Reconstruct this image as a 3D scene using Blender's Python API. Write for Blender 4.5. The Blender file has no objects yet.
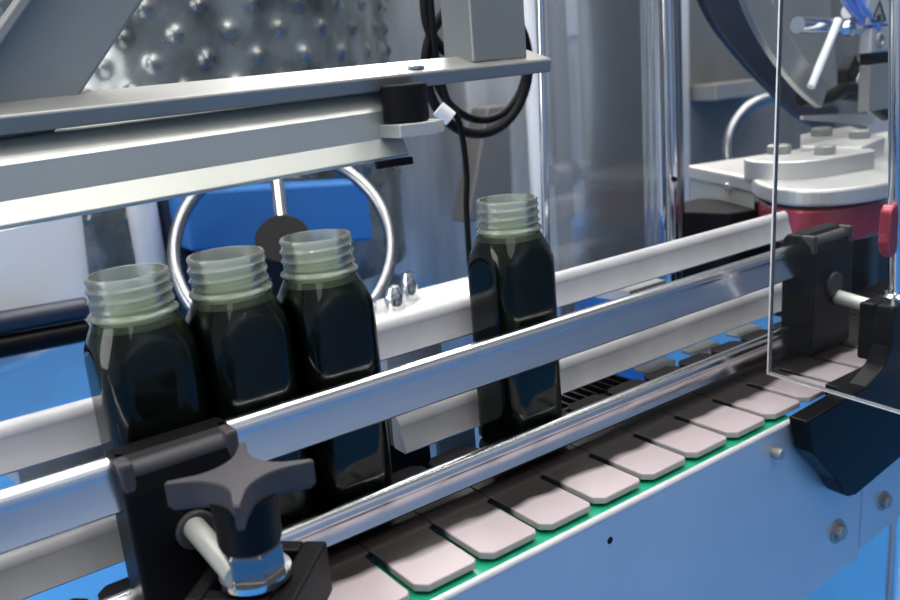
import bpy, bmesh, math, random
from mathutils import Vector, Matrix
random.seed(4)
PI = math.pi
scn = bpy.context.scene
col = scn.collection
S = 0.001                                     # everything below is written in millimetres

# ------------------------------------------------------------------ camera
F = 850.0
cx = Vector((1227, -330, F)).normalized()
cy = Vector((-636, -175, F)); cy = (cy - cx * cx.dot(cy)).normalized()
cz = cx.cross(cy)
# rows: image right, image down, forward expressed in world axes
right = Vector((cx.x, cy.x, cz.x)); down = Vector((cx.y, cy.y, cz.y)); fwd = Vector((cx.z, cy.z, cz.z))
cam_d = bpy.data.cameras.new('camera'); cam = bpy.data.objects.new('camera', cam_d); col.objects.link(cam)
M3 = Matrix((right, -down, -fwd)).transposed()
cam.matrix_world = Matrix.Translation(Vector((-312.79, -377.93, 222.71)) * S) @ M3.to_4x4()
cam_d.sensor_width = 36; cam_d.lens = 36 * F / 900
cam_d.clip_start = 0.01; cam_d.clip_end = 100
cam_d.dof.use_dof = True; cam_d.dof.focus_distance = 0.47; cam_d.dof.aperture_fstop = 11
scn.camera = cam

# ------------------------------------------------------------------ world, lights, exposure
w = bpy.data.worlds.new('hall_light'); scn.world = w; w.use_nodes = True
bg = w.node_tree.nodes['Background']; bg.inputs[0].default_value = (0.92, 0.95, 0.97, 1); bg.inputs[1].default_value = 0.20
scn.view_settings.view_transform = 'Standard'; scn.view_settings.look = 'None'
scn.view_settings.gamma = 1; scn.view_settings.exposure = 0.12; scn.view_settings.use_curve_mapping = False
try:
    scn.cycles.use_denoising = True
    scn.cycles.max_bounces = 14; scn.cycles.transparent_max_bounces = 24
    scn.cycles.transmission_bounces = 8; scn.cycles.caustics_reflective = False; scn.cycles.caustics_refractive = False
except Exception: pass
def area(name, loc, size, power, rot=(0, 0, 0), colr=(1, 1, 1)):
    l = bpy.data.lights.new(name, 'AREA'); l.shape = 'RECTANGLE'; l.size = size[0]; l.size_y = size[1]
    l.energy = power; l.color = colr
    o = bpy.data.objects.new(name, l); col.objects.link(o); o.location = loc; o.rotation_euler = rot; return o
area('ceiling_daylight', (0.3, 0.9, 2.1), (3.4, 2.4), 66, colr=(1, .97, .94))
area('overhead_fill_mid', (1.2, -.2, 2.1), (1.6, .5), 16, colr=(1, .98, .95))  # extra overhead fill, added to brighten the cabinet fronts at the back
area('ceiling_daylight_front', (-0.6, -1.4, 2.1), (2.2, 1.4), 17, colr=(1, .97, .95))
k_ = area('rear_key_light', (1.15, 1.7, 1.55), (.4, .4), 22, colr=(1, .96, .94))  # key light added behind at right for the slats; no window there
k_.rotation_euler = Vector((1.15, 1.75, 1.55)).to_track_quat('Z', 'Y').to_euler()

l_ = area('left_fill_light', (-2.6, .3, 1.0), (1.6, 1.2), 26, colr=(1, .98, .96)); l_.rotation_euler = (0, -PI / 2 + .2, 0)  # fill added out of view to brighten the bin and left-facing sides; no window
# ------------------------------------------------------------------ materials
def mat(name, base, rough=.5, metal=0., noise=None, bump=None, coat=0., spec=.5, trans=0., emit=None, aniso=None):
    m = bpy.data.materials.new(name); m.use_nodes = True
    nt = m.node_tree; b = nt.nodes['Principled BSDF']
    b.inputs['Base Color'].default_value = (*base, 1); b.inputs['Roughness'].default_value = rough
    b.inputs['Metallic'].default_value = metal; b.inputs['Coat Weight'].default_value = coat
    b.inputs['Specular IOR Level'].default_value = spec; b.inputs['Transmission Weight'].default_value = trans
    if emit: b.inputs['Emission Color'].default_value = (*emit[0], 1); b.inputs['Emission Strength'].default_value = emit[1]
    tc = nt.nodes.new('ShaderNodeTexCoord'); mp = nt.nodes.new('ShaderNodeMapping'); nt.links.new(tc.outputs['Object'], mp.inputs[0])
    if noise:                                 # (scale, amount, stretch) mottled colour + roughness
        sc, am, st = noise; mp.inputs['Scale'].default_value = st
        n = nt.nodes.new('ShaderNodeTexNoise'); n.inputs['Scale'].default_value = sc; n.inputs['Detail'].default_value = 5
        nt.links.new(mp.outputs[0], n.inputs['Vector'])
        r = nt.nodes.new('ShaderNodeValToRGB'); e = r.color_ramp.elements
        e[0].position = .3; e[1].position = .7
        e[0].color = (*[c * (1 - am) for c in base], 1); e[1].color = (*[min(1, c * (1 + am)) for c in base], 1)
        nt.links.new(n.outputs['Fac'], r.inputs[0]); nt.links.new(r.outputs[0], b.inputs['Base Color'])
        mr = nt.nodes.new('ShaderNodeMapRange'); mr.inputs['To Min'].default_value = max(.02, rough * .75); mr.inputs['To Max'].default_value = min(1, rough * 1.25)
        nt.links.new(n.outputs['Fac'], mr.inputs[0]); nt.links.new(mr.outputs[0], b.inputs['Roughness'])
    if bump:                                  # (scale, strength, stretch, distance)
        sc, stg, st, ds = bump
        mp2 = nt.nodes.new('ShaderNodeMapping'); nt.links.new(tc.outputs['Object'], mp2.inputs[0]); mp2.inputs['Scale'].default_value = st
        n = nt.nodes.new('ShaderNodeTexNoise'); n.inputs['Scale'].default_value = sc; n.inputs['Detail'].default_value = 3
        nt.links.new(mp2.outputs[0], n.inputs['Vector'])
        bp = nt.nodes.new('ShaderNodeBump'); bp.inputs['Strength'].default_value = stg; bp.inputs['Distance'].default_value = ds
        nt.links.new(n.outputs['Fac'], bp.inputs['Height']); nt.links.new(bp.outputs[0], b.inputs['Normal'])
    return m
def thin_glass(name, tint, frost, gloss_rough=.03, ior=1.45, haze=(.8, .85, .82)):
    m = bpy.data.materials.new(name); m.use_nodes = True; nt = m.node_tree
    for n in list(nt.nodes): nt.nodes.remove(n)
    out = nt.nodes.new('ShaderNodeOutputMaterial')
    tr = nt.nodes.new('ShaderNodeBsdfTransparent'); tr.inputs[0].default_value = (*tint, 1)
    gl = nt.nodes.new('ShaderNodeBsdfGlossy'); gl.inputs['Roughness'].default_value = gloss_rough; gl.inputs[0].default_value = (.95, .97, .96, 1)
    df = nt.nodes.new('ShaderNodeBsdfDiffuse'); df.inputs[0].default_value = (*haze, 1)
    tl = nt.nodes.new('ShaderNodeBsdfTranslucent'); tl.inputs[0].default_value = (*haze, 1)
    ms = nt.nodes.new('ShaderNodeMixShader'); ms.inputs[0].default_value = .5
    nt.links.new(df.outputs[0], ms.inputs[1]); nt.links.new(tl.outputs[0], ms.inputs[2])
    m1 = nt.nodes.new('ShaderNodeMixShader'); m1.inputs[0].default_value = frost
    nt.links.new(tr.outputs[0], m1.inputs[1]); nt.links.new(ms.outputs[0], m1.inputs[2])
    fr = nt.nodes.new('ShaderNodeFresnel'); fr.inputs[0].default_value = ior
    m2 = nt.nodes.new('ShaderNodeMixShader'); nt.links.new(fr.outputs[0], m2.inputs[0])
    nt.links.new(m1.outputs[0], m2.inputs[1]); nt.links.new(gl.outputs[0], m2.inputs[2]); nt.links.new(m2.outputs[0], out.inputs[0])
    return m
MT = dict(
    chrome=mat('chrome', (.78, .79, .8), .12, 1),
    chrome_dark=mat('dark_polished_steel', (.26, .27, .29), .25, 1),
    rail=mat('rail_steel', (.80, .81, .83), .2, 1, noise=(30, .06, (.2, 4, 4)), bump=(120, .015, (.05, 1, 1), .001)),
    brushed=mat('brushed_panel', (.60, .61, .63), .42, .6, noise=(6, .07, (1, 1, 1)), bump=(300, .1, (.03, 1, 1), .0006)),
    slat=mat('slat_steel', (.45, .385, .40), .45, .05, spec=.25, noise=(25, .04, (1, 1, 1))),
    tank=mat('tank_steel', (.22, .235, .23), .27, .75, noise=(22, .5, (1, 1, .8)), bump=(9, .5, (1, 1, .3), .015)),
    sheet=mat('sheet_steel', (.70, .71, .71), .36, .35, noise=(9, .4, (1, 1, .3)), bump=(7, .5, (1.2, 1.2, .25), .015)),
    plate=mat('plate_alu', (.60, .595, .58), .42, .55, noise=(25, .04, (1, 1, 1))),
    white_rail=mat('white_rail_plastic', (.54, .54, .55), .38, 0, noise=(40, .08, (1, 1, 1)), coat=.2),
    grey_paint=mat('grey_machine_steel', (.30, .31, .295), .42, .45, noise=(8, .08, (1, 1, 1))),
    bar_steel=mat('satin_bar_steel', (.32, .325, .31), .38, .4, noise=(12, .08, (1, 1, 1))),
    channel=mat('satin_channel_steel', (.60, .615, .565), .4, .6, noise=(6, .06, (1, 1, 1))),
    black=mat('black_plastic', (.005, .005, .006), .42, 0, spec=.14, bump=(900, .12, (1, 1, 1), .0004)),
    black_gloss=mat('black_gloss', (.005, .005, .006), .3, 0, spec=.1),
    rubber=mat('black_rubber', (.006, .006, .007), .6, spec=.15),
    knob=mat('knob_plastic', (.056, .053, .060), .5, 0, spec=.22, bump=(1400, .2, (1, 1, 1), .0003)),
    floor=mat('blue_floor_resin', (.05, .27, .68), .42, 0, noise=(3, .12, (1, 1, 1))),
    blue_wall=mat('blue_wall_paint', (.21, .27, .36), .5, 0),
    wall=mat('pale_wall_panel', (.66, .67, .68), .6, 0, noise=(2, .05, (1, 1, 1))),
    green=mat('green_wear_plastic', (.012, .34, .19), .35),
    white=mat('white_plastic', (.88, .88, .88), .45),
    red=mat('red_anodised', (.40, .045, .075), .28, .35, noise=(10, .1, (1, 1, 1)), coat=.3),
    blue=mat('blue_plastic', (.03, .16, .46), .4),
    teal=mat('dark_teal_plastic', (.04, .10, .15), .45),
    navy=mat('navy_paint', (.018, .024, .045), .35, 0),
    cab=mat('cabinet_grey', (.20, .195, .185), .4, .3, noise=(4, .35, (1, 1, .4))),
    hose_blue=mat('blue_hose', (.12, .24, .72), .22, 0, coat=.5),
    juice=mat('dark_green_juice', (.004, .009, .004), .5, 0, spec=.15),
    pet=thin_glass('clear_bottle_plastic', (.93, .97, .93), .0, .03, 1.42),
    neck=thin_glass('ribbed_bottle_neck', (.92, .95, .91), .32, .05, 1.5, (.90, .94, .84)),
    residue=thin_glass('juice_film', (.62, .74, .34), .6, .2, 1.3, (.46, .56, .16)),
    acrylic=thin_glass('clear_acrylic', (.97, .98, .98), .006, .03, 1.16, (.75, .78, .80)),
    acrylic_back=thin_glass('hazy_acrylic', (.9, .92, .94), .24, .06, 1.4, (.72, .75, .78)),
    edge=mat('acrylic_edge', (.95, .97, .98), .25, 0),
    lamp=mat('lamp_diffuser', (1, 1, 1), .5, 0, emit=((1, .98, .95), 14)),
    ink=mat('label_ink', (.03, .03, .03), .5),
    label=mat('label_grey', (.52, .53, .50), .5, .2),
)

# slat colour turns dark behind the front strip, along an uneven edge offset per slat
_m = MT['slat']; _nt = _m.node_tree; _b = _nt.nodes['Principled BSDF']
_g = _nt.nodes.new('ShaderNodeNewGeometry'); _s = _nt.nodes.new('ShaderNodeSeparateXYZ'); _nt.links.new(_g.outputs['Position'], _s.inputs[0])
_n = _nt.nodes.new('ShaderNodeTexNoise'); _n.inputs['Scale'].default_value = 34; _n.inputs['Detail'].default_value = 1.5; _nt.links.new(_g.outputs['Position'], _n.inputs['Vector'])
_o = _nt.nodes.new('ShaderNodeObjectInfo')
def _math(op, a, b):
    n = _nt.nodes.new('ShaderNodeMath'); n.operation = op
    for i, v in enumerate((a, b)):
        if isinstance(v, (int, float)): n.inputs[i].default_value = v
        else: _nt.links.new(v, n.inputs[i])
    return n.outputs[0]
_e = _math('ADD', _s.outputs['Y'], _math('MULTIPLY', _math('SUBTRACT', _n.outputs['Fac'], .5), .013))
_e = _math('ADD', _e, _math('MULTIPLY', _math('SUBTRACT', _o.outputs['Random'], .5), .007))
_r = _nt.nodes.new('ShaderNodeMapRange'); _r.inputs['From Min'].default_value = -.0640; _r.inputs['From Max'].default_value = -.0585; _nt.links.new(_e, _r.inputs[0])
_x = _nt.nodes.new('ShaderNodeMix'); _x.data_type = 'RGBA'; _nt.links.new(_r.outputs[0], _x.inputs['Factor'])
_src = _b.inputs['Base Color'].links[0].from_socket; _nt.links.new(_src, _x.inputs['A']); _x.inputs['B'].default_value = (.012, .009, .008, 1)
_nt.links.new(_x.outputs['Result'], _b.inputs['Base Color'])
# ------------------------------------------------------------------ helpers
def link(name, bm, m, parent=None, smooth=False, loc=None, bevel=0, segs=2):
    bmesh.ops.recalc_face_normals(bm, faces=bm.faces)
    me = bpy.data.meshes.new(name); bm.to_mesh(me); bm.free()
    me.materials.append(MT[m] if isinstance(m, str) else m)
    o = bpy.data.objects.new(name, me); col.objects.link(o)
    if parent: o.parent = parent
    if loc: o.location = Vector(loc) * S
    if smooth:
        for p in me.polygons: p.use_smooth = True
        try: me.set_sharp_from_angle(angle=math.radians(38))
        except Exception: pass
    if bevel:
        b = o.modifiers.new('bevel', 'BEVEL'); b.width = bevel * S; b.segments = segs; b.limit_method = 'ANGLE'; b.angle_limit = math.radians(40)
        b.harden_normals = False
    return o
def thing(name, label, cat, loc=(0, 0, 0), rotz=0, group=None):
    o = bpy.data.objects.new(name, None); col.objects.link(o); o.empty_display_size = .02
    o.location = Vector(loc) * S; o.rotation_euler = (0, 0, rotz)
    return tag(o, label, cat, group)
def tag(o, label, cat, group=None):
    o['label'] = label; o['category'] = cat
    if group: o['group'] = group
    return o
def struct(o): o['kind'] = 'structure'; return o
def V(p): return Vector(p) * S
def box(bm, x0, x1, y0, y1, z0, z1):
    v = [bm.verts.new(V((x, y, z))) for z in (z0, z1) for x, y in ((x0, y0), (x1, y0), (x1, y1), (x0, y1))]
    for f in ((0, 1, 2, 3), (4, 5, 6, 7), (0, 1, 5, 4), (1, 2, 6, 5), (2, 3, 7, 6), (3, 0, 4, 7)): bm.faces.new([v[i] for i in f])
    return bm
def B(*a): return box(bmesh.new(), *a)
def frame_of(d):
    d = d.normalized(); u = Vector((0, 0, 1)) if abs(d.z) < .9 else Vector((1, 0, 0))
    a = d.cross(u).normalized(); return a, a.cross(d).normalized()
def tube(bm, pts, r, n=16, cap=True, radii=None):
    pts = [Vector(p) for p in pts]; rings = []; a = None
    for i, p in enumerate(pts):
        d = (pts[min(i + 1, len(pts) - 1)] - pts[max(i - 1, 0)]).normalized()
        if a is None: a, b = frame_of(d)
        else:
            a = (a - d * a.dot(d)).normalized(); b = a.cross(d)
        rr = radii[i] if radii else r
        rings.append([bm.verts.new((p + (a * math.cos(t) + b * math.sin(t)) * rr) * S) for t in [2 * PI * k / n for k in range(n)]])
    for r0, r1 in zip(rings, rings[1:]):
        for k in range(n): bm.faces.new((r0[k], r0[(k + 1) % n], r1[(k + 1) % n], r1[k]))
    if cap: bm.faces.new(rings[0]); bm.faces.new(rings[-1])
    return bm
def T(pts, r, n=16, **k): return tube(bmesh.new(), pts, r, n, **k)
def smooth_path(pts, sub=6):
    P = [Vector(p) for p in pts]; out = []
    for i in range(len(P) - 1):
        p0, p1, p2, p3 = P[max(i - 1, 0)], P[i], P[i + 1], P[min(i + 2, len(P) - 1)]
        for k in range(sub):
            t = k / sub
            out.append(.5 * ((2 * p1) + (p2 - p0) * t + (2 * p0 - 5 * p1 + 4 * p2 - p3) * t * t + (3 * p1 - p0 - 3 * p2 + p3) * t ** 3))
    out.append(P[-1]); return out
def prism(bm, poly, ax, v0, v1):
    """poly: 2-D outline; ax: the axis it is extruded along"""
    def mk(p, v): return V({'x': (v, p[0], p[1]), 'y': (p[0], v, p[1]), 'z': (p[0], p[1], v)}[ax])
    a = [bm.verts.new(mk(p, v0)) for p in poly]; b = [bm.verts.new(mk(p, v1)) for p in poly]
    bm.faces.new(a); bm.faces.new(b)
    for i in range(len(poly)): bm.faces.new((a[i], a[(i + 1) % len(poly)], b[(i + 1) % len(poly)], b[i]))
    return bm
def PR(poly, ax, v0, v1): return prism(bmesh.new(), poly, ax, v0, v1)
def sweep(bm, poly, p0, p1, up=(0, 0, 1)):
    """outline (across, up) swept straight from p0 to p1"""
    p0, p1 = Vector(p0), Vector(p1); d = (p1 - p0).normalized(); a = d.cross(Vector(up)).normalized(); u = a.cross(d)
    r = [[bm.verts.new((p + a * q[0] + u * q[1]) * S) for q in poly] for p in (p0, p1)]
    bm.faces.new(r[0]); bm.faces.new(r[1])
    for i in range(len(poly)): bm.faces.new((r[0][i], r[0][(i + 1) % len(poly)], r[1][(i + 1) % len(poly)], r[1][i]))
    return bm
def lathe(bm, prof, n=48, c=(0, 0, 0), cap=True):
    rings = []
    for r, z in prof:
        rings.append([bm.verts.new(V((c[0] + r * math.cos(2 * PI * k / n), c[1] + r * math.sin(2 * PI * k / n), c[2] + z))) for k in range(n)])
    for r0, r1 in zip(rings, rings[1:]):
        for k in range(n): bm.faces.new((r0[k], r0[(k + 1) % n], r1[(k + 1) % n], r1[k]))
    if cap: bm.faces.new(rings[0]); bm.faces.new(rings[-1])
    return bm
def hexhead(bm, c, axis, r, h, n=6, rot=0.2):
    c = Vector(c); ax = Vector(axis).normalized(); a, b = frame_of(ax)
    prof = [(r, 0), (r, h * .82), (r * .86, h)]
    rings = [[bm.verts.new((c + ax * z + (a * math.cos(t) + b * math.sin(t)) * q) * S) for t in [rot + 2 * PI * k / n for k in range(n)]] for q, z in prof]
    bm.faces.new(rings[0]); bm.faces.new(rings[-1])
    for r0, r1 in zip(rings, rings[1:]):
        for k in range(n): bm.faces.new((r0[k], r0[(k + 1) % n], r1[(k + 1) % n], r1[k]))
    return bm
def torus(bm, c, nrm, R, r, n=64, m=12, a0=0, a1=2 * PI):
    c = Vector(c); a, b = frame_of(Vector(nrm)); full = abs(a1 - a0 - 2 * PI) < 1e-4
    pts = [c + (a * math.cos(t) + b * math.sin(t)) * R for t in [a0 + (a1 - a0) * k / n for k in range(n + 1)]]
    if not full: return tube(bm, pts, r, m)
    nn = Vector(nrm).normalized(); rings = []
    for k in range(n):
        t = 2 * PI * k / n; rad = a * math.cos(t) + b * math.sin(t)
        rings.append([bm.verts.new((c + rad * (R + r * math.cos(s)) + nn * (r * math.sin(s))) * S) for s in [2 * PI * j / m for j in range(m)]])
    for i in range(n):
        r0, r1 = rings[i], rings[(i + 1) % n]
        for j in range(m): bm.faces.new((r0[j], r0[(j + 1) % m], r1[(j + 1) % m], r1[j]))
    return bm

# ------------------------------------------------------------------ the setting
struct(link('floor', B(-3500, 5500, -3500, 5200, -960, -900), 'floor'))
struct(link('wall_back', B(-3500, 5500, 5200, 5300, -900, 2600), 'wall'))
struct(link('wall_left', B(-3600, -3500, -3500, 5200, -900, 2600), 'wall'))
struct(link('wall_right', B(5500, 5600, -3500, 5200, -900, 2600), 'wall'))

struct(link('wall_front', B(-3500, 5500, -2700, -2600, 1100, 2600), 'wall'))
struct(link('trim_front', B(-3500, 5500, -2700, -2595, -900, 1100), 'blue_wall'))

# ------------------------------------------------------------------ conveyor
frame = thing('slat_conveyor', 'brushed steel conveyor side frame with bolts, below the row of slats', 'conveyor', (0, 0, 0))
# front side panels with a rolled top lip
link('side_panel', PR([(-420, -4), (224.2, -4), (224.2, -137), (-420, -168)], 'y', -98, -95), 'brushed', frame, bevel=.6)
link('side_panel', PR([(225.6, -4), (520, -4), (520, -104), (225.6, -133)], 'y', -98, -95), 'brushed', frame, bevel=.6)
link('top_lip', T([(-420, -96, -5), (146, -96, -5)], 2.2, 14), 'white_rail', frame, smooth=True)
link('wear_strip', B(-420, 146, -94.9, -50, -10, -6), 'green', frame)
link('wear_strip', B(-420, 520, -12, -4, -10, -4.2), 'green', frame)
link('rear_panel', PR([(-420, -8), (345, -8), (345, -60), (-420, -60)], 'y', 11, 13.5), 'black', frame)
for (x, z, r, kind) in ((117, -18, 3.6, 0), (194, -104, 6, 1), (255, -104, 5.2, 1)):
    bm = hexhead(bmesh.new(), (x, -98, z), (0, -1, 0), r, 5 if kind else 6, 6 if kind else 18)
    if kind: lathe_c = hexhead(bm, (x, -98, z), (0, -1, 0), r * 1.45, 1.2, 20)
    link('bolt', bm, 'bar_steel', frame)
link('screw_hole', hexhead(bmesh.new(), (-27, -97.7, -18.6), (0, -1, 0), 2, .6, 16), 'black', frame)
for p in ((445, -30), (500, -62)):
    link('leg', T([(p[0], p[1], -900), (p[0], p[1], -80)], 17, 28), 'chrome', frame, smooth=True)
link('cross_tube', B(420, 515, -80, 4, -96, -66), 'brushed', frame, bevel=2)

chain = thing('conveyor_chain', 'flat steel slat chain carrying the bottles between the guide rails', 'conveyor chain', (0, 0, 0))
# one slat: notched corners front and back, hinge knuckles in the middle
def slat_bm():
    w = 38.1; g = 4.2; x0, x1 = g / 2, w - g / 2; c = 5
    out = [(x0 + .2, -84), (x0 + c, -89), (x1 - c * .4, -89), (x1, -86.5), (x1, -48), (x1 + g * .9, -46), (x1 + g * .9, -22), (x1, -20), (x1, 13), (x1 - c, 18), (x0 + c, 18), (x0, 13),
           (x0, -20), (x0 - g * .05, -22), (x0 - g * .05, -46), (x0, -48)]
    bm = PR(out, 'z', -4, 0)
    tube(bm, [(x0 + 4, -46, -6), (x0 + 4, -22, -6)], 2.6, 10)
    return bm
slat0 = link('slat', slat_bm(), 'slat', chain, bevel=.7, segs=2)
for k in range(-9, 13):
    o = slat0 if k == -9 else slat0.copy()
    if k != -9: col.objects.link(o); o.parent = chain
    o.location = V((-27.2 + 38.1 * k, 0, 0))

# ------------------------------------------------------------------ guide rails
def rail_poly(h=11.5):                        # D section, (across, up): round top, flat face leaning in
    k = (h + 3.5) / 14.5                     # a shallower rail keeps the same lean of its face
    pts = [(4, -h), (-4.4 - 3.6 * k, -h), (-4.4 - 4.8 * k, -h + 1.2), (-4.4, 3.5)]
    for k in range(9):
        t = PI - PI * k / 8; pts.append((4.6 * math.cos(t), 4.5 + 6.5 * math.sin(t)))
    pts.append((4.6, -h + 2)); return pts
def rail(name, m, x0, x1, y, z, label, h=11):
    o = link(name, sweep(bmesh.new(), [(-p[0], p[1]) for p in rail_poly(h)], (x0, y, z), (x1, y, z)), m, smooth=True)
    return tag(o, label, 'guide rail', 'guide rails along the conveyor')
rail('guide_rail', 'rail', -430, 262, -31, 71.5, 'polished steel guide rail, upper one in front of the bottles')
rail('guide_rail', 'rail', -430, 262, -31, 10.2, 'polished steel guide rail, lower one in front of the bottles just above the slats', 4.6)
rail('guide_rail', 'white_rail', -430, 326, 33, 77, 'pale satin guide rail behind the bottles, upper one with a rounded end')
rail('guide_rail', 'white_rail', -430, -170, 33, 15.5, 'pale satin guide rail behind the bottles, lower one at the far left')
rail('guide_rail', 'white_rail', -71, 330, 33, 15.5, 'pale satin guide rail behind the bottles, lower one starting right of the touching three')

# ------------------------------------------------------------------ bottles
NB, HH = 96, 22.2
def body_r(t, z):
    c, s = abs(math.cos(t)), abs(math.sin(t))
    k = 20.0
    flat = (((c / HH) ** k + (s / HH) ** k + ((c + s) / 36.4) ** k)) ** (-1 / k)
    cone = 17.8 + max(0, 130.5 - z) * .52
    q = 24.0
    r = (flat ** -q + cone ** -q) ** (-1 / q) if z < 130.5 else 17.8
    if z < 5: r *= 1 - .10 * ((5 - z) / 5) ** 2
    return r
def shell(bm, zs, off=0, rf=body_r, cap0=True, cap1=False):
    rings = []
    for z in zs:
        rings.append([bm.verts.new(V(((rf(t, z) + off) * math.cos(t), (rf(t, z) + off) * math.sin(t), z))) for t in [2 * PI * (k + .5) / NB for k in range(NB)]])
    for r0, r1 in zip(rings, rings[1:]):
        for k in range(NB): bm.faces.new((r0[k], r0[(k + 1) % NB], r1[(k + 1) % NB], r1[k]))
    if cap0: bm.faces.new(rings[0])
    if cap1: bm.faces.new(rings[-1])
    return rings
def neck_r(t, z):
    r = 17.3
    if 130.5 <= z <= 134: r = 17.5 + 1.9 * math.sin(PI * (z - 130.5) / 3.5)
    if 134.5 < z < 147.5:                         # two turns of thread
        ph = (z - 134.5) / 4.8 - t / (2 * PI)
        fr = ph - math.floor(ph); r += 1.0 * math.exp(-((fr - .5) / .2) ** 2) * min(1, (z - 134.5) / 2, (147.5 - z) / 2)
    if z > 147.5: r += .5 * math.sin(PI * min(1, (z - 147.5) / 2.5))
    return r
zb = [0, 1, 2.5, 5] + [8 + i * 8 for i in range(12)] + [100 + i * 1.5 for i in range(21)]
def make_bottle(label):
    t = thing('juice_bottle', label, 'bottle', (0, 0, 0), 0, 'filled juice bottles on the conveyor')
    bm = bmesh.new(); shell(bm, zb)
    link('bottle_body', bm, 'pet', t, smooth=True)
    bm = bmesh.new(); shell(bm, zb[:-2], -.45, cap1=True)
    link('juice', bm, 'juice', t, smooth=True)
    bm = bmesh.new(); zs = [130 + .5 * i for i in range(41)]
    ro = shell(bm, zs, 0, neck_r, cap0=False); ri = shell(bm, zs, -1.3, lambda a, z: 17.3, cap0=False)
    for k in range(NB): bm.faces.new((ro[-1][k], ro[-1][(k + 1) % NB], ri[-1][(k + 1) % NB], ri[-1][k]))
    nk = link('threaded_neck', bm, 'neck', t, smooth=True)
    bm = bmesh.new(); r2 = shell(bm, [129.5, 132, 135, 138], -1.45, lambda a, z: 17.3 - (.0 if z < 138 else .05), cap0=False)
    link('juice_film', bm, 'residue', nk, smooth=True)
    return t
def copy_tree(o, parent=None):
    c = o.copy(); col.objects.link(c); c.parent = parent
    for ch in list(o.children): copy_tree(ch, c)
    return c
b0 = make_bottle('dark green juice bottle without a cap, standing alone right of the other three')
b0.location = V((-1, 0, 0))
for x, rz, lab in ((-217.3, .05, 'open dark green juice bottle, leftmost and nearest, right behind the black star knob clamp'),
                   (-172.0, -.03, 'open dark green juice bottle squeezed between two touching bottles, middle of the three'),
                   (-125.2, .02, 'open dark green juice bottle at the right end of the touching three')):
    c = copy_tree(b0); c.location = V((x, 0, 0)); c['label'] = lab

# ------------------------------------------------------------------ rail clamps in front
def clamp(xc, label, name='rail_clamp', yf=-50):
    t = thing(name, label, 'clamp', (xc, -35, 0))
    link('clamp_body', PR([(-14, 1), (11.5, 1), (11.5, 80), (8, 84), (-4, 84), (-12, 78), (-14, 70)], 'x', -25, 25), 'black', t, bevel=1.6)
    hb = link('hinge_barrel', T([(-22, -8, 78), (22, -8, 78)], 4.4, 20), 'knob', t, smooth=True)
    for s in (-1, 1):
        link('hinge_ear', B(s * 22 - 2.8, s * 22 + 2.8, -13.5, 1, 68, 84), 'knob', hb, bevel=1.5)
    link('collar', T([(0, -10, 47), (0, -16.5, 47)], 8.5, 28), 'knob', t, smooth=True, bevel=.8)
    return t
cl = clamp(-221, 'black plastic rail clamp in front of the leftmost bottle, behind the star knob')
cr = clamp(263, 'black plastic rail clamp at the far right end of the front rails behind clear acrylic')
tag(link('cross_rod', T([(-222, -50, 49), (-221, -92, 45)], 4.7, 24), 'channel', smooth=True), 'short shiny steel rod below the star knob, running into the black clamp', 'rod', 'clamp cross rods')
tag(link('cross_rod', T([(267, -50, 40), (267, -101, 34)], 5.2, 24), 'channel', smooth=True), 'short shiny steel rod at the right, behind the acrylic pane', 'rod', 'clamp cross rods')

cr.scale = (1.05, 1.0, 1.07)
# left support block with nut and star knob
sb = thing('rod_support', 'black slotted support block below the star knob at the bottom edge', 'support', (-210, -80, 13.5), .78)
bm = bmesh.new()
for b_ in ((-22, 22, 13, 20), (-22, 22, -24, -14), (-22, -14, -14, 13), (14, 22, -14, 13)): box(bm, b_[0], b_[1], b_[2], b_[3], 0, 24)
link('block', bm, 'black', sb, bevel=1.2)
link('core', B(-14, 14, -14, 13, 0, 14), 'black', sb)
link('mounting_arm', B(-12, 12, -35, -20, -60, 16), 'black', sb, bevel=1).rotation_euler = (0, 0, -.78)
kn = thing('star_knob', 'black four-pointed star knob on a hex nut, left foreground', 'knob', (-212, -88, 30), 1.13)
def star(bm, n=4, R=27.5, r=9.5, z0=43, z1=54):
    k_ = 144; prof = [(.93, z0), (1, z0 + 2), (1, z1 - .8), (.97, z1)]
    def rad(t):
        ph = (t + PI / n) % (2 * PI / n) - PI / n          # angle from the arm's own line
        ph = abs(PI / n - abs(ph)); D, q = 31.0, 20.0      # hollow between two arms: a round bite
        if D * math.sin(ph) >= q: return R
        return min(R, D * math.cos(ph) - math.sqrt(q * q - (D * math.sin(ph)) ** 2))
    rings = [[bm.verts.new(V((rad(t) * f * math.cos(t), rad(t) * f * math.sin(t), z))) for t in [2 * PI * k / k_ for k in range(k_)]] for f, z in prof]
    top = bm.verts.new(V((0, 0, z1)))
    for r0, r1 in zip(rings, rings[1:]):
        for k in range(k_): bm.faces.new((r0[k], r0[(k + 1) % k_], r1[(k + 1) % k_], r1[k]))
    bm.faces.new(rings[0])
    for k in range(k_): bm.faces.new((rings[-1][k], rings[-1][(k + 1) % k_], top))
    return bm
link('star_grip', star(bmesh.new()), 'knob', kn)
link('hub', lathe(bmesh.new(), [(11.5, 24), (12.2, 26), (12.6, 42), (13, 44.5)], 40), 'black', kn, smooth=True)
link('hex_nut', hexhead(bmesh.new(), (0, 0, 12), (0, 0, 1), 12, 12.5), 'chrome_dark', kn, bevel=.5)
link('washer', lathe(bmesh.new(), [(14, 9.5), (14, 12)], 40), 'chrome', kn)

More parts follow.
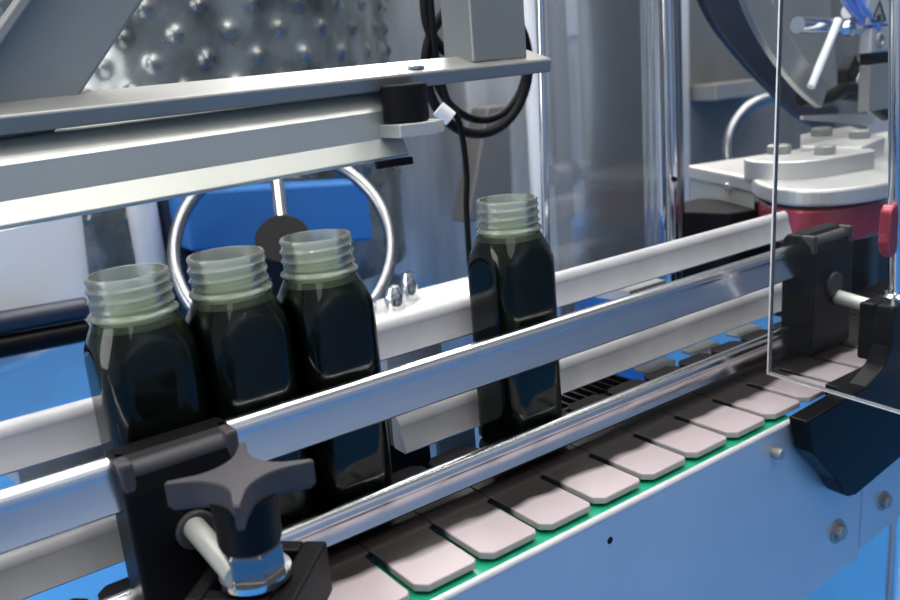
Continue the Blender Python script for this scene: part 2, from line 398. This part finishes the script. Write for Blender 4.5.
# right support bracket, post and red lever
rb = thing('support_bracket', 'black bracket with rounded point hanging over the conveyor panel at the right', 'bracket', (225, -105, 0))
pts = [(-97, 3), (-90, -20), (-62, -48), (-52, -62), (-45, -67), (-36, -69), (-20, -67), (20, -62), (60, -55), (120, -40), (120, 52), (2, 52), (0, 48), (-2, 26), (-9, 14), (-30, 6)]
link('bracket_plate', PR(pts, 'y', -8, 5), 'black_gloss', rb, bevel=1.5)
link('base_block', B(0, 90, 5, 16, 12, 52), 'black_gloss', rb, bevel=2)
link('ledge', B(-40, 120, 5, 14.6, -3.4, 5), 'black_gloss', rb, bevel=.8)
link('post_collar', lathe(bmesh.new(), [(10, 52), (10, 55), (8, 57)], 32, (20, 0, 0)), 'chrome', rb, smooth=True)
po = tag(link('support_post', T([(0, 0, 57), (-18.8, 0, 242), (-27, 0, 330)], 6, 28), 'chrome', loc=(245, -105, 0), smooth=True), 'slim vertical steel post cut by the right edge of the view', 'post')
lv = tag(link('red_lever', PR([(-7, 98), (-3, 102), (1, 100), (3, 94), (3, 72), (0, 66), (-5, 70), (-8, 78)], 'y', -4, 4), 'red', loc=(230, -105, 17), bevel=1.5), 'small red lever hanging beside the steel post at the right edge', 'lever')

# ------------------------------------------------------------------ acrylic pane across the belt, near right
ac = thing('acrylic_guard', 'clear acrylic guard pane with bright edges standing across the belt at right', 'guard pane', (178, -53, 5))
link('pane', B(-2, 2, -260, -1.2, 1.2, 340), 'acrylic', ac)
link('pane_edge', B(-1.6, 1.6, -1.2, 0, 0, 340), 'edge', ac)
link('pane_edge', B(-1.6, 1.6, -260, -1.2, 0, 1.3), 'edge', ac)
ac.rotation_euler = (0, math.radians(1.2), math.radians(-4.5))

# ------------------------------------------------------------------ guard frame with bars, strut and post (upper left)
gf = thing('machine_gantry', 'grey steel frame with slanting strut and upright post across the upper left', 'machine frame', (120, 100, 225.5))
A = Vector((-500, 0, -9)); Bp = Vector((0, 0, 0))
poly = [(-14, -5), (14, -5), (14, 5), (-14, 5)]
c_, s_ = math.cos(-.30), math.sin(-.30)
poly = [(q[0] * c_ - q[1] * s_, q[0] * s_ + q[1] * c_) for q in poly]
link('flat_bar', sweep(bmesh.new(), poly, A, Bp), 'bar_steel', gf, bevel=1.6, smooth=True)
link('upright_post', B(-66, -18, -8, 26, 2, 130), 'grey_paint', gf, bevel=1.5)
link('slant_strut', sweep(bmesh.new(), [(-6, -24), (6, -24), (6, 24), (-6, 24)], (-372, 12, -24), (-221, 12, 146)), 'grey_paint', gf, bevel=1.5)
link('strut_flange', sweep(bmesh.new(), [(-8, 19), (8, 19), (8, 24), (-8, 24)], (-372, 2, -24), (-221, 2, 146)), 'bar_steel', gf, bevel=1)
link('bolt', lathe(bmesh.new(), [(8, 0), (8, 1.5), (5, 2.2)], 24, (-112, -2, 1)), 'chrome', gf, smooth=True)
# channel beam hanging below on a rubber mount
ch = thing('channel_beam', 'pale folded steel channel below the grey frame bar, upper left', 'beam', (-8, 88, 190))
sec = [(30, 22), (10, 21), (0, 9), (0, -8), (-7, -19), (-5, -21), (30, -16)]
link('channel', sweep(bmesh.new(), [(-q[0], q[1]) for q in sec][::-1], (-520, 0, -11), (-4, 0, 4)), 'channel', ch, bevel=.8)
link('end_tab', PR([(-20, -24), (6, -26), (19, -16), (16, 6), (6, 10), (-20, 4)], 'z', -4, 4.5), 'plate', ch, bevel=1)
link('tab_hook', B(-30, -3, -10, -6, -22, -17), 'black', ch, bevel=1)
tag(link('rubber_mount', lathe(bmesh.new(), [(13.5, 0), (14.5, 1), (14.5, 22), (13.5, 23)], 40), 'rubber', loc=(-13, 79, 195), smooth=True), 'black rubber cylinder mount between the grey bar and the pale channel', 'rubber mount')

# ------------------------------------------------------------------ black cables
def cable(pts, r, label, m='rubber', name='cable', group='black cables', sub=8):
    return tag(link(name, T(smooth_path(pts, sub), r, 12), m, smooth=True), label, 'cable', group)
def loop(c, R, a0, a1, tilt, n=14, sq=1.0):
    return [(c[0] + R * math.cos(a0 + (a1 - a0) * k / n), c[1] + tilt * math.sin(3 * k / n) * 8, c[2] + sq * R * math.sin(a0 + (a1 - a0) * k / n)) for k in range(n + 1)]
cable(loop((152, 205, 226), 57, 2.2, 2.2 + 2 * PI * .93, 1), 4.2, 'thick black cable coiled in a hanging loop under the frame bar end')
cable(loop((162, 226, 236), 52, 2.6, 2.6 + 1.6 * PI, -1, sq=1.08), 3.4, 'black cable, inner turn of the hanging loop behind the upright post')
cable([(100, 206, 300), (98, 205, 262), (112, 203, 240), (150, 203, 232), (190, 205, 250)], 4.5, 'black cable sagging towards the upright post above the bar')
cable([(98, 198, 280), (100, 200, 240), (106, 199, 205), (118, 199, 180), (122, 200, 140), (119, 200, 110), (118, 200, 60)], 2.6, 'thin black cable hanging straight down left of the lone bottle')
tag(link('cable_tie', T([(96, 197, 195), (104, 192, 186)], 6.5, 16), 'white', smooth=True), 'white plastic clip on the thin black cable beside the channel end', 'cable clip')

# ------------------------------------------------------------------ posts and hazy guard behind
tag(link('guard_rod', T([(158, 150, -60), (171, 150, 300)], 3.2, 20), 'chrome', smooth=True), 'thin vertical steel rod just right of the grey frame bar end', 'rod')
gp = thing('machine_post', 'tall round steel machine post with two bright stripes, behind the right rails', 'post', (322, 150, -60))
link('tube', T([(2, 0, 0), (-3, 0, 400)], 7, 28), 'chrome', gp, smooth=True)
link('tube', T([(17, 4, 0), (12, 4, 400)], 7, 28), 'chrome_dark', gp, smooth=True)
link('set_screw', hexhead(bmesh.new(), (-3, -7.5, 170), (-.4, -1, 0), 2.6, 2, 12), 'black', gp)
bp = thing('hazy_screen', 'hazy clear guard panel between the thin rod and the round post', 'guard pane', (165, 152, 40))
link('pane', B(4, 146, 0, 4, 0, 300), 'acrylic_back', bp)
for nm, pts, lab in (('pneumatic_hose', [(251, 175, 85), (287, 175, 78), (312, 176, 66), (326, 178, 60)], 'white air hose curving in front of the round post'),
                     ('pneumatic_hose', [(279, 175, 49), (293, 175, 51), (307, 175, 51)], 'short white hose stub just above the pale rail left of the post')):
    tag(link(nm, T(smooth_path(pts), 3.4 if nm and len(pts) == 4 else 4.2, 12), 'white', smooth=True), lab, 'hose')

# ------------------------------------------------------------------ supports behind the belt
bb = thing('back_rail_bracket', 'grey steel bracket with dark bolt holding the back rails between the bottles', 'bracket', (-60, 45, 60))
link('arm', PR([(-10, -8), (30, -8), (30, 26), (10, 40), (-18, 40)], 'z', -7, 2), 'plate', bb, bevel=.5)
link('bolt', hexhead(bmesh.new(), (-8, 6, 2), (0, 0, 1), 6, 9), 'black', bb)
b2 = copy_tree(bb); b2.location = V((-262, 45, 60)); b2['label'] = 'grey steel bracket with dark bolt holding the back rails, left of the leftmost bottle'
b3 = copy_tree(bb); b3.location = V((150, 45, 56)); b3['label'] = 'grey steel bracket with dark bolt holding the back rails, right of the lone bottle'
sp = thing('step_plate', 'stepped steel plate behind the slats, seen between the bottles', 'plate', (-70, 41, 4))
link('plate', PR([(0, 0), (74, 0), (74, 35), (40, 35), (40, 31), (24, 31), (24, 27), (0, 27)], 'y', 0, 3), 'bar_steel', sp, bevel=.5)
link('foot', B(32, 62, -2, 1, -36, 1), 'plate', sp, bevel=.5)
link('black_bar', B(-60, 30, 4, 20, -42, 38), 'rubber', sp, bevel=1)
gr = thing('slotted_plate', 'black slotted plate behind the slats right of the lone bottle', 'plate', (20, 26, -14))
bm = bmesh.new()
for k in range(13): box(bm, k * 9, k * 9 + 2.2, 0, 46, 0, 8)
box(bm, 0, 112, -2, 1, 0, 7); box(bm, 0, 112, 44, 47, 0, 9)
link('ribs', bm, 'black', gr); link('bed', B(0, 112, -2, 47, -14, -1), 'rubber', gr)
for k, x in enumerate((150, 205, 262)):
    o = link('conveyor_bracket', PR([(0, 0), (34, 0), (34, -12), (14, -26), (0, -26)], 'z', -3, 0), 'bar_steel', bevel=.6, loc=(x, 44, -6))
    tag(o, ['small steel tab behind the slats, nearest of three right of the lone bottle', 'small steel tab behind the slats, middle of three', 'small steel tab behind the slats, farthest of three near the acrylic pane'][k], 'bracket', 'steel tabs behind the slats')

# ------------------------------------------------------------------ drive housing: white plate, red body, black box (right)
dh = thing('drive_unit', 'drive unit with pale rounded top plate, red body and black housing', 'machine unit', (0, 0, 0))
def arc(c, r, a0, a1, n=8): return [(c[0] + r * math.cos(a0 + (a1 - a0) * k / n), c[1] + r * math.sin(a0 + (a1 - a0) * k / n)) for k in range(n + 1)]
near = [(457, 234), (398, 112)] + [(v.x, v.y) for v in smooth_path([(398, 112, 0), (374, 88, 0), (357, 62, 0), (352, 38, 0), (362, 16, 0), (382, 3, 0), (408, -4, 0), (436, -6, 0), (470, 5, 0)], 4)[1:]]
top = near + [(700, 120), (830, 192), (790, 202), (610, 202)]
link('top_plate', PR(top, 'z', 89, 100), 'plate', dh, bevel=1)
link('side_bracket', None or (lambda bm: (bm.faces.new([bm.verts.new(V(p)) for p in ((457, 233, 99), (398, 111, 99), (398, 111, 70), (457, 233, 42))]), bm)[1])(bmesh.new()), 'channel', dh)
md = dh.children[-1].modifiers.new('solid', 'SOLIDIFY'); md.thickness = .004; md.offset = 0
link('bracket_screw', hexhead(bmesh.new(), (420, 156, 88), (-.9, -.43, 0), 4.5, 6, 14), 'chrome', dh)
red = [(420, 126)] + [(v.x, v.y) for v in smooth_path([(385, 95, 0), (360, 66, 0), (353, 42, 0), (362, 22, 0), (384, 10, 0), (414, 5, 0), (436, 4, 0), (470, 14, 0)], 4)] + [(580, 30), (690, 110), (690, 190), (470, 160)]
link('red_body', PR(red, 'z', 52, 84), 'red', dh, bevel=3, segs=3, smooth=True)
link('black_gap', PR([(p[0] + 6, p[1] + 6) for p in red], 'z', 83, 90), 'black', dh)
link('black_body', PR([(p[0] + 12, p[1] + 17) for p in red], 'z', -20, 53), 'black_gloss', dh, bevel=2)
link('black_box', PR([(370, 118), (430, 92), (430, 200), (384, 200), (354, 172)], 'z', -22, 72), 'rubber', dh, bevel=2)
bk = arc((432, 96), 42, 2.2, 4.6, 10) + arc((480, 68), 26, 5.0, 7.6, 8)
link('round_block', PR(bk, 'z', 99.5, 119), 'plate', dh, bevel=1.5, smooth=True)
link('square_block', PR([(500, 62), (585, 84), (700, 186), (600, 190), (490, 120)], 'z', 99.5, 121), 'plate', dh, bevel=1.5)
for (x, y, z, r) in ((448, 118, 119, 12), (452, 72, 119, 10), (590, 158, 121, 12), (568, 102, 121, 11)):
    link('bolt', hexhead(bmesh.new(), (x, y, z), (0, 0, 1), r, 9), 'bar_steel', dh, bevel=.6)

# machine parts standing above the drive unit
ct = thing('curved_chute', 'dark navy curved chute sweeping down behind the acrylic pane, upper right', 'chute', (420, 200, 270))
def band(bm, path, wdt, th, up=(0, 1, 0)):
    P = smooth_path(path, 8); rings = []
    for i, p in enumerate(P):
        d = (P[min(i + 1, len(P) - 1)] - P[max(i - 1, 0)]).normalized(); u = Vector(up); a = d.cross(u).normalized()
        ww = wdt[0] + (wdt[1] - wdt[0]) * i / (len(P) - 1)
        rings.append([bm.verts.new((p + a * s * ww / 2 + u * q * th / 2) * S) for s, q in ((-1, -1), (1, -1), (1, 1), (-1, 1))])
    bm.faces.new(rings[0]); bm.faces.new(rings[-1])
    for r0, r1 in zip(rings, rings[1:]):
        for k in range(4): bm.faces.new((r0[k], r0[(k + 1) % 4], r1[(k + 1) % 4], r1[k]))
    return bm
link('band', band(bmesh.new(), [(38, 20, 64), (72, 20, 8), (116, 20, -34), (170, 20, -75), (228, 20, -115), (300, 20, -146)], (66, 34), 9), 'navy', ct, smooth=True, bevel=1)
link('grey_rim', band(bmesh.new(), [(-30, -78, 34), (-9, -78, -6), (24, -78, -43), (67, -78, -78), (108, -78, -102)], (34, 26), 8), 'bar_steel', ct, smooth=True, bevel=1)
link('white_strip', band(bmesh.new(), [(178, -12, -130), (262, -12, -139), (335, -12, -148)], (4, 16), 4), 'plate', ct)
up = thing('upper_machine_head', 'grey machine head with steel rods and lever, above the pale plate', 'machine head', (600, 180, 180))
link('side_plate', PR([(20, 100), (140, 100), (170, -30), (110, -50), (70, -25), (40, 10), (25, 40)], 'y', 62, 72), 'bar_steel', up, bevel=1.5)
link('rod', T([(-116, -56, 60), (10, -54, 54)], 8, 20), 'chrome', up, smooth=True)
link('rod', T([(52, -20, 12), (170, 0, 12)], 8, 20), 'chrome', up, smooth=True)
link('lever', T([(-116, -72, 0), (-70, -72, 62)], 4, 14), 'white', up, smooth=True)
link('rod_end', hexhead(bmesh.new(), (-42, -64, 53), (0, -1, 0), 8, 7), 'chrome', up)
link('hook', T(smooth_path([(-62, -30, -14), (-20, -32, -18), (30, -30, -10), (70, -28, -26), (120, -26, -48)]), 8, 14, radii=None), 'black_gloss', up, smooth=True)
link('hook_jaw', PR([(20, 10), (34, 26), (50, 8), (70, -30), (20, -22)], 'y', -34, -20), 'rubber', up, bevel=2)
link('clasp', torus(bmesh.new(), (52, -34, -4), (0, 1, .3), 14, 4, 24, 10, .2, 3.6), 'chrome', up, smooth=True)
sg = thing('instruction_plate', 'small grey plate with black letters at the top right corner', 'sign', (567, 98, 235))
link('plate', B(0, 60, 0, 3, 0, 46), 'label', sg, bevel=.5)
bm = bmesh.new()
tube(bm, [(6, -1, 3), (19, -1, 22), (32, -1, 3), (6, -1, 3)], 1.1, 6); tube(bm, [(19, -1, 4), (19, -1, 9)], 2.5, 6)
link('triangle_mark', bm, 'ink', sg)
def text(body, size, loc, parent, rot=(PI / 2, 0, 0), nm='lettering'):
    cu = bpy.data.curves.new(nm, 'FONT'); cu.body = body; cu.size = size * S; cu.extrude = .0004
    o = bpy.data.objects.new('tmp', cu); col.objects.link(o)
    dg = bpy.context.evaluated_depsgraph_get(); me = bpy.data.meshes.new_from_object(o.evaluated_get(dg)); bpy.data.objects.remove(o)
    me.materials.clear(); me.materials.append(MT['ink']); q = bpy.data.objects.new(nm, me); col.objects.link(q); q.parent = parent
    q.location = V(loc); q.rotation_euler = rot; return q
text('D', 20, (12, -.6, 29), sg)
lb = thing('valve_block', 'small pale square valve block with a round socket, below the letter plate', 'valve block', (575, 98, 207))
vb = link('block', B(0, 60, 0, 14, 0, 25), 'plate', lb, bevel=2)
link('socket', torus(bmesh.new(), (16, -1, 12), (0, 1, 0), 6, 1.8, 24, 8), 'bar_steel', vb, smooth=True)
link('gap_block', B(4, 60, 3, 14, -12, -.5), 'rubber', lb, bevel=1)
link('lower_block', B(4, 60, 2, 14, -60, -13), 'grey_paint', lb, bevel=1)
for k, (pts, lab) in enumerate((([(535, 112, 285), (556, 110, 262), (575, 108, 246), (600, 107, 232), (640, 106, 226)], 'translucent blue air hose, lower left one by the letter plate'),
                                ([(556, 116, 290), (572, 114, 262), (590, 112, 254), (620, 111, 250), (650, 110, 246)], 'translucent blue air hose, upper one by the letter plate'),
                                ([(548, 108, 295), (566, 106, 270), (580, 104, 250), (596, 103, 238), (612, 103, 226)], 'translucent blue air hose crossing in front of the other two'))):
    tag(link('air_hose', T(smooth_path([(p[0] - 22, p[1] - 2, p[2] + 4) for p in pts]), 4.6, 14), 'hose_blue', smooth=True), lab, 'hose', 'blue air hoses')
tag(link('air_fitting', T([(560, 116, 250), (590, 114, 247)], 7.5, 20), 'white', smooth=True), 'white round hose fitting amid the blue hoses', 'fitting')

# ------------------------------------------------------------------ background machinery
tk = thing('dimpled_tank', 'round steel tank with rows of shiny dimples, behind the frame at upper left', 'tank', (160, 860, -900))
R_ = 265
bm = bmesh.new(); n = 240; zz = [900 + 4.0 * k for k in range(-10, 130)]
def dimp(th, z):
    row = round((z - 1010) / 30.0); zc = 1010 + 30.0 * row
    st = 60.0 / R_; o = (row % 2) * st / 2; k = round((th - o) / st); tc = k * st + o
    d = math.hypot((th - tc) * R_, z - zc)
    return 6.5 * math.exp(-(d / 7.0) ** 2)
grid = []
for z in zz:
    ring = []
    for k in range(n + 1):
        th = -PI + PI * k / n; r = R_ + (dimp(th, z) if z > 980 else 0)
        ring.append(bm.verts.new(V((r * math.cos(th), r * math.sin(th), z))))
    grid.append(ring)
for a_, b_ in zip(grid, grid[1:]):
    for k in range(n): bm.faces.new((a_[k], a_[k + 1], b_[k + 1], b_[k]))
link('dimple_jacket', bm, 'tank', tk, smooth=True)
link('rear_shell', PR(arc((0, 0), R_, 0, PI, 32), 'z', 860, 1456), 'tank', tk)
link('lower_shell', lathe(bmesh.new(), [(R_ - 70, 0), (R_ - 70, 858), (R_ - 12, 862), (R_ - 12, 864)], 64), 'sheet', tk, smooth=True)
hw = thing('handwheel', 'round steel handwheel with dark hub, behind the left group of bottles', 'handwheel', (36, 395, 70))
nrm = Vector((-.35, -.72, .60))
link('rim', torus(bmesh.new(), (0, 0, 0), nrm, 106, 6.5, 72, 14), 'chrome_dark', hw, smooth=True)
a_, b_ = frame_of(nrm)
for k, an in enumerate((PI / 2,)):
    d_ = a_ * math.cos(an) + b_ * math.sin(an)
    link('spoke', T([d_ * 16, d_ * 102], 7, 14), 'chrome', hw, smooth=True)
hub = link('hub', T([nrm * -30, nrm * 16], 27, 28), 'rubber', hw, smooth=True, bevel=2)
link('shaft', T([nrm * -30 + Vector((0, 0, 0)), Vector((30, 120, -190))], 15, 20), 'rubber', hub, smooth=True)
tag(link('blue_crate', PR([(-22, 62), (200, 34), (200, 106), (-22, 126)], 'y', 500, 560), 'blue', bevel=4), 'blue plastic crate seen through the handwheel, upper one', 'crate')
tag(link('teal_crate', PR([(-14, -40), (150, -60), (150, 32), (-14, 50)], 'y', 502, 560), 'teal', bevel=4), 'dark teal crate below the blue crate behind the handwheel', 'crate')
wb = tag(link('white_bin', lathe(bmesh.new(), [(140, 0), (150, 8), (158, 128), (152, 134)], 48), 'white', loc=(-262, 600, -8), smooth=True), 'large white plastic bin, blurred at far left above the black tubes', 'bin')
for k, (z, lab) in enumerate(((40, 'glossy navy padded tube, upper of two in front of the white bin'), (19, 'glossy black tube, lower of two in front of the white bin'))):
    tag(link('padded_tube', T([(-520, 440, z + 14), (-146 - 3 * k, 440, z)], 10.3, 24), 'navy' if k == 0 else 'black_gloss', smooth=True, bevel=3), lab, 'tube', 'dark tubes at far left')
for k, (x, y, r, m, lab) in enumerate(((-48, 560, 16, 'sheet', 'bright steel upright left of the handwheel, leftmost of three'), (-14, 565, 17, 'navy', 'dark upright column between two steel uprights left of the handwheel'), (20, 590, 15, 'sheet', 'steel upright directly behind the left rim of the handwheel'))):
    tag(link('machine_upright', T([(x, y, -900), (x, y, 190)], r, 24), m, smooth=True), lab, 'column', 'uprights left of the handwheel')
tag(link('steel_vessel', lathe(bmesh.new(), [(170, -900), (170, 130), (170, 500)], 64), 'sheet', loc=(590, 1230, 0), smooth=True), 'round steel vessel, blurred behind the lone bottle and the hanging cable', 'vessel')
cb = thing('steel_cabinet', 'large blurred steel cabinet behind the hazy guard panel', 'cabinet', (700, 700, -900))
link('body', B(-190, 260, 0, 300, 760, 1400), 'sheet', cb, bevel=6)
link('lower_body', B(-160, 250, 20, 280, 0, 760), 'sheet', cb, bevel=4)
link('door', B(-60, 252, -12, 0, 790, 1400), 'sheet', cb, bevel=3)
link('white_panel', B(-10, 62, -18, -12, 1164, 1400), 'white', cb, bevel=2)
link('data_plate', B(-28, 28, -18, -12, 1050, 1128), 'plate', cb, bevel=2)
link('data_plate', B(-30, 26, -18, -12, 976, 1040), 'plate', cb, bevel=2)
for k, (x, z0, r, m, lab) in enumerate(((556, -900, 11, 'white', 'pale pipe behind the hazy screen, leftmost of three standing pipes'), (612, -900, 15, 'cab', 'dark grey pipe behind the hazy screen, middle of three'), (672, -900, 12, 'channel', 'light grey pipe behind the hazy screen, rightmost of three'))):
    tag(link('standing_pipe', T([(x, 600, z0), (x, 600, 420)], r, 24), m, smooth=True), lab, 'pipe', 'standing pipes behind the hazy screen')
vv = thing('pipe_manifold', 'dark horizontal valve manifold crossing in front of the standing pipes', 'manifold', (560, 560, 62))
link('manifold_tube', T([(-10, 0, 0), (190, 0, 0)], 15, 24), 'cab', vv, smooth=True)
for x in (20, 95, 160): link('flange', T([(x, 0, 0), (x + 10, 0, 0)], 22, 24), 'chrome_dark', vv, smooth=True)
tag(link('blue_tank', lathe(bmesh.new(), [(60, -300), (66, -290), (66, 8), (58, 18), (20, 24)], 40), 'blue', loc=(590, 470, -10), smooth=True), 'round blue plastic tank behind the back rails, right of the lone bottle', 'tank')
tag(link('pedestal_column', PR([(418, 10), (506, 10), (512, 170), (470, 170)], 'y', 600, 640), 'cab', bevel=3), 'dark tapered column behind the lone bottle neck and the thin rod', 'column')
hc = thing('grey_cabinet', 'grey steel cabinet right of the round post, blurred', 'cabinet', (1180, 720, -900))
link('body', B(-200, 560, 0, 400, 700, 1400), 'cab', hc, bevel=4)
link('door_edge', B(-170, -120, -8, 0, 720, 1400), 'sheet', hc, bevel=2)
link('shelf', B(-110, 60, -60, 0, 1030, 1060), 'bar_steel', hc, bevel=2)
st2 = tag(link('steel_ring', torus(bmesh.new(), (0, 0, 0), (-.5, -.8, .25), 84, 9, 64, 12), 'chrome_dark', loc=(913, 420, 62), smooth=True), 'blurred pale steel ring behind the acrylic pane above the drive unit', 'ring')
tray = thing('steel_tray', 'low steel tray with small bright fittings behind the pale upper rail', 'tray', (-10, 262, 20))
link('tray', B(-20, 240, -30, 40, -14, 0), 'sheet', tray, bevel=2)
for (x, y, r, h) in ((60, 10, 11, 14), (86, 0, 9, 20), (112, 14, 8, 26)):
    link('fitting', lathe(bmesh.new(), [(r, 0), (r, h * .6), (r * .6, h)], 20, (x, y, 0)), 'chrome', tray, smooth=True)
for i, (x, y) in enumerate(((-300, 900), (700, 700), (1500, 1500), (-500, -500), (500, -300), (-1300, 300))):
    l_ = tag(link('ceiling_light', B(-600, 600, -60, 60, 0, 40), 'lamp', loc=(x, y, 1900)), 'long white ceiling light, ' + ['over the back of the tank', 'over the steel cabinet', 'farthest back on the right', 'over the near left', 'over the near right', 'farthest left'][i], 'ceiling light', 'ceiling lights')
